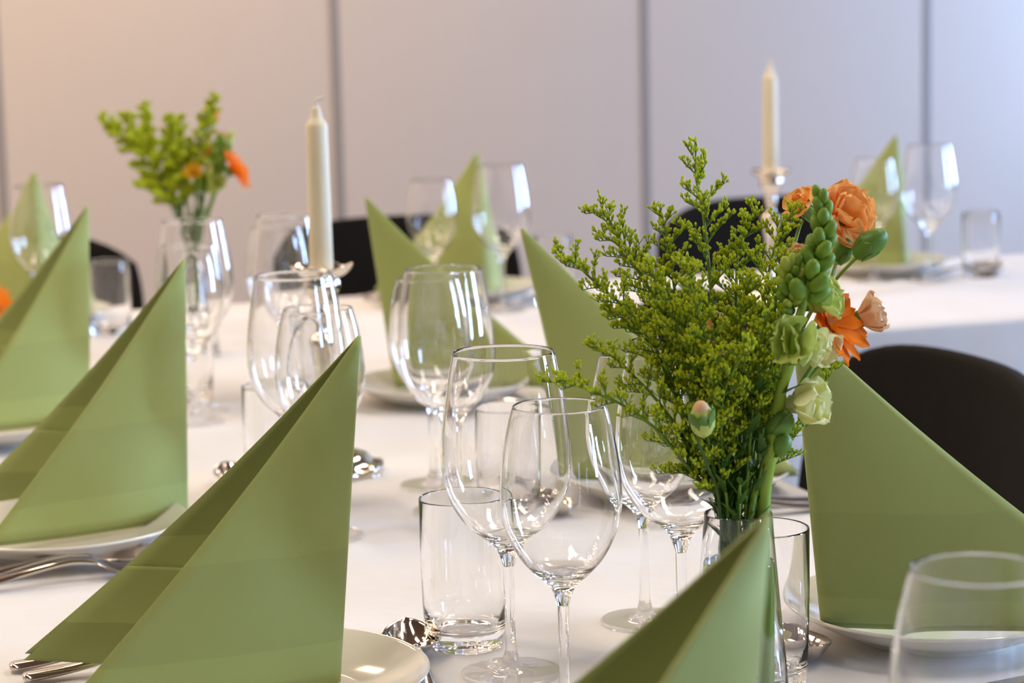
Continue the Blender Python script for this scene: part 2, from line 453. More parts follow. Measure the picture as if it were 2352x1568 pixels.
def wine_glass(kind, x, y, label, rz=0):
    t = empty('wine_glass', (x, y, T), rz)
    for n, me in zip(('bowl', 'stem', 'foot'), GL[kind]): add(n, me, t)
    return tag(t, label, 'wine glass', 'large wine glasses' if kind == 'red' else 'small wine glasses')
TUM = lathe_mesh('tumbler', [(0, .0022), (.020, .0018), (.0262, .0004), (.0280, .0003), (.0297, .0012), (.0308, .004), (.0320, .012), (.0332, .035), (.0340, .075), (.0341, .1185),
      (.0339, .1196), (.0335, .1199), (.0331, .1195), (.0330, .1185), (.0328, .075), (.0319, .036), (.0300, .020), (.0265, .0145), (.0200, .0128), (.0100, .0126), (0, .0130)], M_GLASS, 64)
def tumbler(x, y, label):
    return tag(add('tumbler', TUM, None, (x, y, T)), label, 'tumbler', 'straight water tumblers')
PLATE = lathe_mesh('plate', spline([(0.0005, .0040), (.055, .0040), (.0625, .0030), (.0650, .0), (.0690, .0), (.0730, .0045), (.096, .0125), (.116, .0240), (.1206, .0268), (.1200, .0284), (.1165, .0276), (.096, .0168), (.076, .0098), (.062, .0084), (.0005, .0080)], 3), M_PLATE, 80)
def plate(x, y, label):
    return tag(add('plate', PLATE, None, (x, y, T)), label, 'plate', 'cream plates')

def napkin(B, P, C1, C2, label, zb=.011, zc=.016, fold=.012, bulge=.010, conc=.03):
    """a standing napkin: two tapering walls run from a rounded spine to their base corners and meet in one point at the top"""
    B = Vector((*B, zb)); P = Vector(P); Cs = [Vector((*C1, zc)), Vector((*C2, zc))]
    org = Vector((B.x, B.y, 0))
    cen = (Cs[0] + Cs[1]) / 2
    NT, NS, NB = 30, 12, 7
    def sheet(inset, z_lift, tmax):
        rows = []
        for i in range(NT + 1):
            t = tmax * i / NT; h = t
            Bb = B + Vector((0, 0, z_lift * (1 - t)))
            inw = (cen - B); inw.z = 0; inw.normalize()
            S = Bb.lerp(P, h) + inw * inset * (1 - t)
            ends = []
            for C in Cs:
                E = (C + Vector((0, 0, z_lift * (1 - t)))).lerp(P, h)
                d = (B - C); d.z = 0
                E += d * (conc * math.sin(PI * t))
                ends.append(E)
            walls = []
            for k, E in enumerate(ends):
                d = E - S; nrm = Vector((d.y, -d.x, 0))
                if nrm.length > 1e-9: nrm.normalize()
                o = (ends[1 - k] - S)
                if nrm.dot(o) > 0: nrm = -nrm
                E2 = E - nrm * inset * .6
                walls.append((S, E2, nrm))
            rho = min(.9, (fold * (1 - t) ** .8 + .0012) / max(1e-6, (walls[0][1] - S).length))
            rho2 = min(.9, (fold * (1 - t) ** .8 + .0012) / max(1e-6, (walls[1][1] - S).length))
            def wp(k, s):
                S_, E_, n_ = walls[k]
                return S_.lerp(E_, s) + n_ * (bulge * math.sin(PI * s) * (1 - t) ** .6)
            row = []
            for j in range(NS + 1):
                s = 1 - (1 - rho) * j / NS; row.append(wp(0, s))
            a, c = wp(0, rho), wp(1, rho2)
            for j in range(1, NB):
                q = j / NB; row.append(a * (1 - q) ** 2 + S * (2 * q * (1 - q)) + c * q * q)
            for j in range(NS + 1):
                s = rho2 + (1 - rho2) * j / NS; row.append(wp(1, s))
            rows.append([v - org for v in row])
        mb = MB(); mb.grid(rows)
        return mb
    flip = (Cs[0] - B).cross(Cs[1] - B).z > 0
    outer = sheet(0, .0045, .992).out('napkin', M_NAPIN if flip else M_NAP, None, True, None, (org.x, org.y, T))
    outer.data.materials.append(M_NAP if flip else M_NAPIN); sm = outer.modifiers.new('cloth_thickness', 'SOLIDIFY'); sm.material_offset = 1; sm.thickness = .0022; sm.offset = 0; sm.use_even_offset = False
    inn = sheet(.0032, 0, .30).out('inner_fold', M_NAPIN, outer, True)
    sm = inn.modifiers.new('cloth_thickness', 'SOLIDIFY'); sm.thickness = .0022; sm.offset = 0; sm.use_even_offset = False
    return tag(outer, label, 'napkin', 'standing green napkins')

def section(stations, name, m, parent, n=10):
    mb = MB(); rows = []
    for x, hw, zc, th in stations:
        rows.append([(x, hw * math.copysign(abs(math.cos(a)) ** .7, math.cos(a)), zc + th / 2 * math.copysign(abs(math.sin(a)) ** .8, math.sin(a))) for a in [2 * PI * k / n for k in range(n)]])
    b0 = mb.grid(rows, close_u=True); mb.f.append(tuple(b0 + k for k in range(n))); e = b0 + (len(rows) - 1) * n; mb.f.append(tuple(e + k for k in reversed(range(n))))
    return mb.out(name, m, parent, True, 60)
H_ST = spline([(.0, .0040, .0036, .0034), (.0025, .0078, .0038, .0056), (.010, .0096, .0040, .0064), (.04, .0088, .0070, .0058), (.08, .0062, .0140, .0050), (.112, .0040, .0180, .0046), (.135, .0034, .0150, .0042)], 3)
def bowl_out(parent, L=.074, W=.0235, x0=.131):
    mb = MB(); rows = []; NU, NV = 18, 14
    for i in range(NU + 1):
        u = i / NU; w = W * max(.02, (math.sin(PI * (u ** .92)))) ** .58 if 0 < u < 1 else .0016
        x = x0 + L * u; ze = .0155 * (1 - u) ** 2.2 + .0118 * (1 - (1 - u) ** 2) + .0075 * u ** 2
        dep = max(0, ze - .0012) * min(1, math.sin(PI * min(1, (u * .97 + .03))) * 1.25) ** .9 * min(1, u * 2.6 + .05)
        rows.append([(x, w * v, ze - dep * (1 - abs(v) ** 2.2)) for v in [-1 + 2 * k / NV for k in range(NV + 1)]])
    mb.grid(rows); o = mb.out('bowl', M_STEEL, parent, True)
    s = o.modifiers.new('thickness', 'SOLIDIFY'); s.thickness = .0013; s.offset = 0
    return o
def make_spoon():
    t = empty('spoon'); section(H_ST, 'handle', M_STEEL, t); bowl_out(t); return t
def make_fork():
    t = empty('fork'); section(H_ST, 'handle', M_STEEL, t)
    section([(.133, .0034, .0152, .004), (.142, .009, .0105, .0024), (.150, .0115, .0072, .0020), (.158, .0118, .0055, .0018)], 'head', M_STEEL, t)
    for k in range(4):
        y = -.0099 + .0066 * k; mb = MB(); rows = []
        for x, hw, z, th in ((.156, .0019, .0057, .0016), (.172, .0017, .0042, .0016), (.188, .0014, .0052, .0014), (.200, .0008, .0085, .0010)):
            rows.append([(x, y + hw * a, z + th / 2 * c) for a, c in ((-1, -1), (1, -1), (1, 1), (-1, 1))])
        b0 = mb.grid(rows, close_u=True); mb.f.append((b0 + 12, b0 + 15, b0 + 14, b0 + 13)); mb.out('tine', M_STEEL, t, False)
    return t
def make_knife():
    t = empty('knife')
    section(spline([(.0, .004, .0045, .004), (.003, .008, .0045, .0065), (.03, .0090, .0045, .0080), (.08, .0075, .0042, .0075), (.108, .0055, .0040, .0055)], 3), 'handle', M_STEEL, t)
    section(spline([(.107, .0050, .0040, .0030), (.125, .0085, .0036, .0022), (.165, .0100, .0030, .0018), (.200, .0085, .0026, .0016), (.217, .0040, .0024, .0012)], 3), 'blade', M_STEEL, t)
    return t
PROTO = {}
def cutlery(kind, x, y, deg, label):
    """handle end at x, y; the piece points along deg"""
    if kind not in PROTO:
        PROTO[kind] = o = {'spoon': make_spoon, 'fork': make_fork, 'knife': make_knife}[kind]()
    else: o = copy_tree(PROTO[kind])
    o.location = (x, y, T + .0012); o.rotation_euler = (0, 0, math.radians(deg))
    return tag(o, label, kind, {'spoon': 'steel spoons', 'fork': 'steel forks', 'knife': 'steel knives'}[kind])

# ------------------------------------------------------------------ place settings
# left row of the near table, front to back
plate(.335, .945, 'cream plate under the napkin at the bottom right front edge of the picture')
napkin((.425, .935), (.4495, .950, .258), (.195, .845), (.225, 1.105), 'green standing napkin nearest the camera, blurred, its point in front of the flower vase', .017, .024)
plate(.338, 1.568, 'cream plate under the sharp green napkin beside the spoon and tumbler')
napkin((.398, 1.558), (.4196, 1.57, .2678), (.188, 1.545), (.186, 1.712), 'large sharp green napkin on the front left, with two fork handles at its corner')
plate(.272, 2.140, 'cream plate under the second green napkin of the left row')
napkin((.406, 2.180), (.4109, 2.187, .267), (.198, 2.105), (.205, 2.335), 'green standing napkin second in the left row, right of two cutlery handles')
plate(.282, 2.760, 'cream plate under the third green napkin, cut by the left picture edge')
napkin((.403, 2.795), (.4128, 2.82, .2748), (.225, 2.725), (.215, 2.985), 'blurred green napkin third in the left row, cut by the left picture edge')
# right row of the near table, front to back
plate(.879, 1.549, 'cream plate under the large napkin on the right')
napkin((.762, 1.530), (.7385, 1.522, .2643), (1.004, 1.424), (.985, 1.690), 'large green napkin on the right in front of the dark chair, sharp hem', .0225, .0215)
plate(.897, 2.125, 'cream plate under the napkin behind the pair of sharp wine glasses')
napkin((.790, 2.137), (.747, 2.16, .2814), (1.000, 2.045), (.985, 2.280), 'green napkin behind the flower sprays, second in the right row', .022, .024)
plate(.855, 2.790, 'cream plate under the napkin right of the candlestick')
napkin((.803, 2.855), (.7762, 2.86, .2652), (1.010, 2.735), (.990, 3.000), 'green napkin right of the near candle, half behind a blurred wine glass')
# back table
for x, lab, s in ((.462, 'far green napkin in the back left corner, seen through a wine glass', 1), (1.2156, 'far green napkin in the middle of the back table, between two blurred wine glasses', 1), (2.0257, 'far green napkin on the right of the back table, behind the peach carnation', 1)):
    plate(x, 3.775, lab.replace('green napkin', 'cream plate under the napkin').replace(', seen through a wine glass', '').replace(', between two blurred wine glasses', '').replace(', behind the peach carnation', ''))
    napkin((x, 3.70), (x, 3.735, .262), (x - .155, 3.86), (x + .10, 3.895), lab)

wine_glass('red', .5304, 1.578, 'sharp large wine glass right behind the tumbler, overlapped by a smaller glass')
wine_glass('white', .5340, 1.470, 'sharp smaller wine glass in front, left of the flower vase')
tumbler(.5228, 1.6663, 'sharp empty tumbler beside the spoon at the front')
wine_glass('white', .6790, 1.6742, 'small wine glass behind the flower sprays, its whole foot on the cloth')
wine_glass('red', .6650, 1.565, 'large wine glass half hidden by the flower sprays and the front napkin')
tumbler(.6895, 1.4719, 'tumbler between the flower vase and the large napkin on the right')
wine_glass('red', .6592, 2.1416, 'blurred large wine glass in front of the napkin right of the candle')
wine_glass('white', .6824, 2.2723, 'blurred small wine glass directly behind the large one in mid table')
tumbler(.6880, 2.045, 'blurred tumbler seen through the sharp large wine glass')
wine_glass('red', .5130, 2.165, 'large wine glass in front of the silver candlestick')
wine_glass('white', .5160, 2.085, 'small wine glass in front of the candlestick, touching the point of the front napkin')
tumbler(.5150, 2.2783, 'tumbler left of the candlestick, mostly behind the front napkin')
wine_glass('white', .5253, 2.7716, 'small blurred wine glass right of the second left napkin')
wine_glass('red', .5462, 2.8488, 'large blurred wine glass in front of the small flower arrangement')
tumbler(.5480, 2.935, 'blurred tumbler behind the wine glasses of the third left setting')
wine_glass('red', .670, 2.855, 'large blurred wine glass left of the candle, behind the candlestick')
wine_glass('white', .680, 2.960, 'small blurred wine glass left of the candle, the farther of that pair')
tumbler(.690, 2.765, 'blurred tumbler behind the candlestick')
wine_glass('red', .455, 3.63, 'blurred wine glass in front of the far napkin in the left corner')
tumbler(.560, 3.645, 'blurred tumbler in front of the dark chair at the far left')
wine_glass('red', 1.215, 3.61, 'large blurred wine glass right of the middle far napkin')
wine_glass('white', 1.115, 3.68, 'small blurred wine glass left of the middle far napkin')
tumbler(1.318, 3.645, 'faint blurred tumbler behind the point of the second right napkin')
wine_glass('red', 2.0357, 3.63, 'large blurred wine glass on the right of the back table')
wine_glass('white', 1.9507, 3.68, 'small blurred wine glass in front of the right far napkin')
tumbler(2.1507, 3.645, 'blurred tumbler at the right end of the back table')
wine_glass('white', .556, .942, 'large blurred wine glass cut by the bottom right picture corner')

cutlery('fork', .176, 1.735, 0, 'steel fork with its handle end at the front napkin corner, the farther of two')
cutlery('fork', .182, 1.702, 0, 'steel fork with its handle end under the front napkin corner, the nearer of two')
cutlery('spoon', .4425, 1.492, 79, 'steel dessert spoon with dark reflections between the front plate and the tumbler')
cutlery('spoon', .150, 2.030, 2, 'steel spoon right of the second left plate, the farther handle of the pair')
cutlery('fork', .150, 1.998, 2, 'steel fork right of the second left plate, the nearer handle of the pair')
cutlery('spoon', .5030, 2.195, 95, 'small steel spoon showing beside the front napkin edge, left of the candlestick foot')
cutlery('spoon', .745, 1.695, -90, 'steel dessert spoon between the tumbler and the large right plate')
cutlery('fork', 1.006, 2.022, 180, 'steel fork beside the second right plate, the farther of two')
cutlery('fork', 1.006, 1.990, 180, 'steel fork beside the second right plate, the nearer of two')
cutlery('knife', 1.020, 1.398, 180, 'steel knife at the bottom right, behind the blurred wine glass')
cutlery('spoon', .745, 2.235, -90, 'steel dessert spoon behind the sharp wine glasses')
cutlery('fork', 1.000, 2.650, 180, 'blurred steel fork beside the third right plate')
cutlery('spoon', 1.055, 3.92, -90, 'blurred steel spoon left of the middle far plate')
cutlery('knife', 1.085, 3.92, -90, 'blurred steel knife left of the middle far plate')
cutlery('spoon', 2.010, 3.650, 4, 'blurred steel spoon between the right far plate and the tumbler')
cutlery('spoon', 1.200, 3.645, 4, 'blurred steel dessert spoon in front of the middle far plate')

# ------------------------------------------------------------------ candlesticks and candles
def candlestick(x, y, label):
    t = empty('candlestick', (x, y, T)); tag(t, label, 'candlestick', 'silver candlesticks')
    def scal(r, z, th):
        k = max(0, (r - .02) / .04); return r * (1 + .035 * math.cos(8 * th) * min(1, k)), z + (.0018 * math.cos(8 * th) * min(1, k) if z > .002 else 0)
    base = [(0, .001), (.055, .0), (.0595, .0015), (.0605, .0055), (.058, .0095), (.052, .0105), (.047, .0135), (.043, .019), (.034, .023), (.026, .0265), (.019, .034), (.014, .043), (.0115, .052)]
    add('base', lathe_mesh('base', spline(base, 3), M_SILVER, 64, scal), t)
    st = [(.0115, .052), (.0088, .060), (.0098, .066), (.0075, .071), (.0085, .090), (.0110, .115), (.0145, .136), (.0160, .143), (.0158, .149), (.0110, .153), (.0075, .157), (.0072, .165), (.0090, .172), (.0100, .178), (.0085, .183), (.0105, .190), (.0175, .200), (.0200, .208), (.0185, .214), (.0160, .217)]
    add('stem', lathe_mesh('stem', spline(st, 3), M_SILVER, 32), t)
    def wav(r, z, th): k = max(0, (r - .018) / .016); return r * (1 + .03 * math.cos(6 * th) * k), z + .0022 * math.cos(6 * th) * k
    pan = [(.016, .2165), (.0200, .2165), (.0285, .2215), (.0330, .2265), (.0335, .2278), (.0322, .2280), (.0270, .2240), (.0190, .2205), (.0140, .2200), (.0132, .2235), (.0125, .2235), (.0122, .218)]
    add('drip_pan', lathe_mesh('drip_pan', spline(pan, 2), M_SILVER, 48, wav), t)
    return t
CANDLE = lathe_mesh('candle', [(0, 0), (.0122, 0), (.0128, .0015), (.0125, .06), (.0120, .120), (.0117, .1600), (.0113, .1625), (.0102, .1645), (.0085, .1668), (.0068, .1695), (.0056, .1728), (.0050, .1770), (.0046, .1805), (.0036, .1818), (0, .1820)], M_WAX, 40, None, 55)
WICKM = MB(); WICKM.tube(spline([(0, 0, .181), (.0002, 0, .1860), (.0020, -.0006, .1890), (.0055, -.0018, .1900), (.0095, -.0030, .1918)], 3), .0019, 6)
WICK = mesh('wick', WICKM.v, WICKM.f, M_WICK)
for x, y, s in ((.5975, 2.39, 'tall silver candlestick on the near table, behind two wine glasses'), (1.6427, 3.463, 'blurred silver candlestick on the back table behind the flowers')):
    candlestick(x, y, s)
    cd = add('candle', CANDLE, None, (x, y, T + .2185), R.uniform(-.1, .1))
    tag(cd, 'unlit ivory candle in the ' + ('tall candlestick on the near table' if x < 1 else 'blurred candlestick on the back table'), 'candle', 'unlit ivory candles')
    add('wick', WICK, cd)

# ------------------------------------------------------------------ chairs
def make_chair():
    t = empty('dining_chair')
    mb = MB(); rows = []; NU, NV = 20, 14
    for j in range(NV + 1):
        v = j / NV; row = []
        for i in range(NU + 1):
            u = -1 + 2 * i / NU
            zt = .858 - .060 * abs(u) ** 4.0
            z = .50 + (zt - .50) * v
            w = .262 * (1 - .14 * (1 - v) ** 2) * (1 - .05 * v ** 6)
            row.append((u * w, -.205 - .06 * v + .055 * u * u, z))
        rows.append(row)
    mb.grid(rows); o = mb.out('backrest', M_CHAIR, t, True); s = o.modifiers.new('padding', 'SOLIDIFY'); s.thickness = .026; s.offset = 0
    bv = o.modifiers.new('soft_edge', 'BEVEL'); bv.width = .008; bv.segments = 3; bv.limit_method = 'ANGLE'; bv.angle_limit = 1.0
    mb = MB(); rows = []
    for r, z in ((0.01, .428), (.8, .428), (.96, .434), (1.0, .445), (.97, .456), (.85, .462), (.4, .459), (.01, .457)):
        row = []
        for k in range(36):
            a = 2 * PI * k / 36; c, s_ = math.cos(a), math.sin(a); q = (abs(c) ** 4 + abs(s_) ** 4) ** -.25
            row.append((.215 * r * c * q, .21 * r * s_ * q, z))
        rows.append(row)
    b0 = mb.grid(rows, close_u=True); mb.f.append(tuple(b0 + k for k in reversed(range(36)))); mb.f.append(tuple(b0 + 7 * 36 + k for k in range(36)))
    mb.out('seat', M_CHAIR, t, True, 60)
    mb = MB(); mb.tube(spline([(-.10, -.13, .425), (-.12, -.20, .44), (-.13, -.228, .52), (-.13, -.236, .62)], 4), .009, 8); mb.tube(spline([(.10, -.13, .425), (.12, -.20, .44), (.13, -.228, .52), (.13, -.236, .62)], 4), .009, 8)
    mb.out('back_support', M_LEG, t)
    for sx in (-1, 1):
        for sy in (-1, 1):
            mb = MB(); mb.tube([(sx * .16, sy * .15, .43), (sx * .21, sy * .205, 0)], .0105, 8); mb.out('leg', M_LEG, t)
    return t
ch0 = make_chair()
for k, (x, y, a, lab) in enumerate(((1.02, 2.20, 90, 'black upholstered chair on the right behind the large green napkin'), (1.02, 2.83, 90, 'black upholstered chair behind the flower sprays, at the third right setting'),
        (.46, 4.06, 180, 'black chair at the far left end, behind the back table'), (1.2156, 4.06, 180, 'black chair behind the candle and the middle far napkin'), (2.0257, 4.06, 180, 'black chair behind the blurred candlestick on the back table'))):
    o = ch0 if k == 0 else copy_tree(ch0)
    o.location = (x, y, 0); o.rotation_euler = (0, 0, math.radians(a))
    tag(o, lab, 'chair', 'black dining chairs')

# ------------------------------------------------------------------ vases and flowers
VASE = lathe_mesh('vase', [(0, .0030), (.020, .0024), (.0310, .0006), (.0340, .0006), (.0356, .0022), (.0357, .005), (.0350, .015), (.0318, .050), (.0282, .090), (.0252, .125), (.0238, .1445),
     (.0236, .1452), (.0232, .1454), (.0228, .1451), (.0226, .1444), (.0240, .125), (.0269, .090), (.0304, .050), (.0332, .018), (.0325, .0125), (.0290, .0095), (.015, .0085), (0, .0085)], M_GLASS, 64)
WATER = lathe_mesh('water', [(0, .0089), (.015, .0089), (.0286, .0099), (.0320, .0129), (.0327, .018), (.0299, .050), (.0265, .090), (.0249, .110), (.0246, .1112), (.022, .1108), (0, .1108)], M_WATER, 48)
def vase(x, y, label):
    t = add('flower_vase', VASE, None, (x, y, T)); tag(t, label, 'vase', 'tapered glass vases')
    w = add('water', WATER, t); w['kind'] = 'stuff'
    return t
RT, UP, TC = Vector((.9466, -.3223, 0)), Vector((0, 0, 1)), Vector((-.3223, -.9466, 0))   # across, up, towards the front of the table
def dirv(a, u, c): return (RT * a + UP * u + TC * c).normalized()
def arc(pts, k=6):
    P = [Vector(p) for p in spline([tuple(v * .001 for v in q) for q in pts], k)]
    L = [0]
    for i in range(1, len(P)): L.append(L[-1] + (P[i] - P[i - 1]).length)
    tot = L[-1]
    def at(t):
        s = t * tot
        for i in range(1, len(P)):
            if L[i] >= s or i == len(P) - 1:
                k_ = (s - L[i - 1]) / max(1e-9, L[i] - L[i - 1]); return P[i - 1].lerp(P[i], k_), (P[i] - P[i - 1]).normalized()
    return P, tot, at
def goldenrod(base, pts, label, seed, f0=.5, nbr=13, brl=.026, bud=1.0, group='goldenrod sprays', leaves=14, dense=1.0, fac=None):
    rr = random.Random(seed)
    P, tot, at = arc(pts)
    t0 = empty('goldenrod_spray', base); tag(t0, label, 'flower', group)
    st, bu, lf = MB(), MB(), MB()
    n = len(P); st.tube(P, [.0019 - .0013 * i / (n - 1) for i in range(n)], 6)
    def cluster(p, d, k, spread):
        for _ in range(k):
            q = d + Vector((rr.uniform(-1, 1), rr.uniform(-1, 1), rr.uniform(-.3, 1))) * .8; q.normalize()
            e = p + q * rr.uniform(.0018, spread)
            st.tube([p, e], [.00035, .0003], 3, False)
            bu.blob(e + q * .0016 * bud, q, rr.uniform(.0017, .0026) * bud, rr.uniform(.0011, .0016) * bud, 5, 4)
    for b in range(nbr):
        tau = (b + rr.uniform(-.3, .3)) / nbr; tau = min(max(tau, 0), .97); t = f0 + (1 - f0) * tau
        p, tg = at(t)
        az = b * 2.4 + rr.uniform(-.6, .6)
        sd = RT * math.cos(az) + TC * (math.sin(az) * .75)
        sd = sd - tg * sd.dot(tg)
        if sd.length < .2: sd = RT.copy()
        sd.normalize()
        L = brl * (1 - tau) ** .6 * rr.uniform(.65, 1.15) + .004
        d = (tg * .75 + sd * .8 + UP * .12).normalized()
        br = []; q = p.copy(); dd = d.copy(); ns = max(3, int(L / .0030))
        for s in range(ns + 1):
            br.append(q.copy()); q = q + dd * (L / ns); dd = (dd + sd * .06 - UP * .02 + Vector((rr.uniform(-.05, .05),) * 3)).normalized()
        st.tube(br, [.0007 - .00035 * s / ns for s in range(ns + 1)], 4, False)
        for s in range(1, ns + 1):
            k = max(2, int(rr.choice((3, 4, 4, 5)) * dense)) if s > ns * .2 else 2
            cluster(br[s], (UP * .8 + dd * .5).normalized(), k, .0064)
    for s in range(9):
        p, tg = at(1 - .018 * s * (1.0 if tot > .2 else 1.6)); cluster(p, (tg + UP * .3).normalized(), 4, .0046)
    for k in range(leaves):
        t = rr.uniform(.36, min(.8, f0 + .14)); p, tg = at(t); az = k * 2.4 + rr.uniform(-.4, .4)
        sd = RT * math.cos(az) + TC * math.sin(az); d = (tg * .9 + sd * .75).normalized()
        lf.leaf(p, d, UP, rr.uniform(.010, .022), rr.uniform(.0013, .0023), rr.uniform(.0, .3), .3, 4)
    st.out('stem', M_STEM, t0); o = bu.out('buds', M_BUD, t0); o['kind'] = 'stuff'
    if leaves: o = lf.out('leaves', M_LEAF, t0); o['kind'] = 'stuff'
    return t0
def petal_mesh(name, L, W, m, cup=.25, ruf=.0, waves=5, curl=0., tip=.6, nu=10, nv=13, seed=0, notch=0.):
    """petal growing along +x with its face towards +z"""
    rr = random.Random(seed); ph = rr.uniform(0, 6); mb = MB(); rows = []
    for i in range(nu + 1):
        u = i / nu; w = W * (math.sin(PI * min(1., .06 + u * .62)) ** 1.1) * (1 if u < tip else math.sqrt(max(.02, 1 - ((u - tip) / (1.02 - tip)) ** 2.2)))
        row = []
        for j in range(nv):
            v = -1 + 2 * j / (nv - 1); q = v * waves * .42 + 7.3 * seed
            n1 = noise.noise((q, u * 1.6, ph)); n2 = noise.noise((q * 2.3, u * 2.5, ph + 5))
            x = L * u * (1 - .10 * v * v * u) + L * u ** 3 * (.10 * n2 - notch * abs(n1))
            z = cup * W * v * v * (.4 + u) * .6 + L * curl * u * u + ruf * (u ** 1.5) * (2.0 * n1 + .9 * n2)
            row.append((x, w * v, z))
        rows.append(row)
    mb.grid(rows)
    return mesh(name, mb.v, mb.f, m)
def put(name, me, parent, o, xd, zd, s=1.):
    xd = Vector(xd).normalized(); zd = Vector(zd); yd = zd.cross(xd)
    if yd.length < 1e-4: yd = Vector((0, 1, 0)).cross(xd)
    yd.normalize(); zd = xd.cross(yd); o = Vector(o)
    ob = add(name, me, parent)
    ob.matrix_local = Matrix(((xd.x * s, yd.x * s, zd.x * s, o.x), (xd.y * s, yd.y * s, zd.y * s, o.y), (xd.z * s, yd.z * s, zd.z * s, o.z), (0, 0, 0, 1)))
    return ob
def ring(parent, mes, c, ax, n, elev, rad, rr, jit=.12, s=1., name='petal'):
    """n petals round an axis; elev = angle from the axis"""
    ax = Vector(ax).normalized(); a = ax.cross(Vector((.3, .2, .93))).normalized(); b = ax.cross(a); ph = rr.uniform(0, 6)
    for k in range(n):
        th = 2 * PI * k / n + ph + rr.uniform(-jit, jit) * 2; e = elev + rr.uniform(-jit, jit)
        sd = a * math.cos(th) + b * math.sin(th)
        xd = ax * math.cos(e) + sd * math.sin(e); zd = ax * math.sin(e) - sd * math.cos(e)
        put(name, mes[k % len(mes)], parent, Vector(c) + sd * rad, xd, zd, s * rr.uniform(.9, 1.1))
def stalk(name, base, pts, r0, r1, m, parent, n=8):
    P, tot, at = arc(pts); k = len(P); mb = MB(); mb.tube(P, [r0 + (r1 - r0) * i / (k - 1) for i in range(k)], n)
    mb.out(name, m, parent); return at
def sepals(parent, c, ax, n, L, W, elev, m, rr, rad=.002):
    ring(parent, [SEP], c, ax, n, elev, rad, rr, .1, L / .014, 'sepal')
SEP = petal_mesh('sepal', .014, .0048, M_CALYX, .35, 0, 1, .12, .25, 6, 5)
CARN = [petal_mesh('petal', .026, .0150, M_PEACH, .28, .0020, 5.5, .16, .68, 12, 21, s, .04) for s in (1, 2, 3)]
PCARN = [petal_mesh('petal', .021, .0095, M_PALEPEACH, .5, .0014, 8, .02, .74, 8, 11, s, .12) for s in (1, 2)]
GERB = [petal_mesh('petal', .029, .0062, M_ORANGE, .25, .0004, 3, -.10, .62, 9, 7, s) for s in (1, 2, 3)]
SNAPP = [petal_mesh('petal', .021, .0150, M_PALEYEL, .2, .0022, 4.5, .20, .66, 12, 19, s, .04) for s in (4, 5)]
SNAPG = [petal_mesh('petal', .020, .0150, M_PALEGREEN, .22, .0022, 4.5, .06, .66, 12, 19, s, .04) for s in (6, 7)]
CUPM = petal_mesh('floret', .022, .013, M_PALEGREEN, .8, .0012, 4, -.12, .6, 8, 9, 3)
def V(t): return Vector(t) * .001
def carnation(base, pts, c, ax, label, mes, rings, seed, cat='flower', group='peach carnations', calyx=True, s=1.):
    rr = random.Random(seed); t = empty('carnation', base); tag(t, label, cat, group); ax = Vector(ax).normalized()
    stalk('stem', base, pts, .0018, .0013, M_STEM, t)
    c = V(c)
    if calyx:
        mb = MB(); mb.tube([c - ax * .020, c - ax * .016, c - ax * .006, c + ax * .002], [.0016, .0042, .0055, .0062], 12); mb.out('calyx', M_CALYX, t)
        ring(t, [SEP], c - ax * .006, ax, 5, .25, .0052, rr, .08, .8, 'sepal')
    for n, elev, rad, sc2 in rings: ring(t, mes, c, ax, n, elev, rad, rr, .16, sc2 * s)
    return t
def gerbera(base, pts, c, ax, label, n, seed, s=1., elev=1.35):
    rr = random.Random(seed); t = empty('gerbera', base); tag(t, label, 'flower', 'orange gerberas'); ax = Vector(ax).normalized(); c = V(c)
    stalk('stem', base, pts, .0022, .0018, M_STEM, t)
    mb = MB(); mb.tube([c - ax * .010 * s, c - ax * .005 * s, c - ax * .001], [.002, .0062 * s, .0075 * s], 12); mb.out('calyx', M_CALYX, t)
    mb = MB(); mb.blob(c + ax * .001, ax, .0028 * s, .0065 * s, 12, 6); mb.out('centre', M_DISC, t)
    ring(t, GERB, c, ax, n, elev, .0045 * s, rr, .10, s); ring(t, GERB, c + ax * .0012, ax, max(4, n - 3), elev - .3, .004 * s, rr, .12, s * .8)
    return t

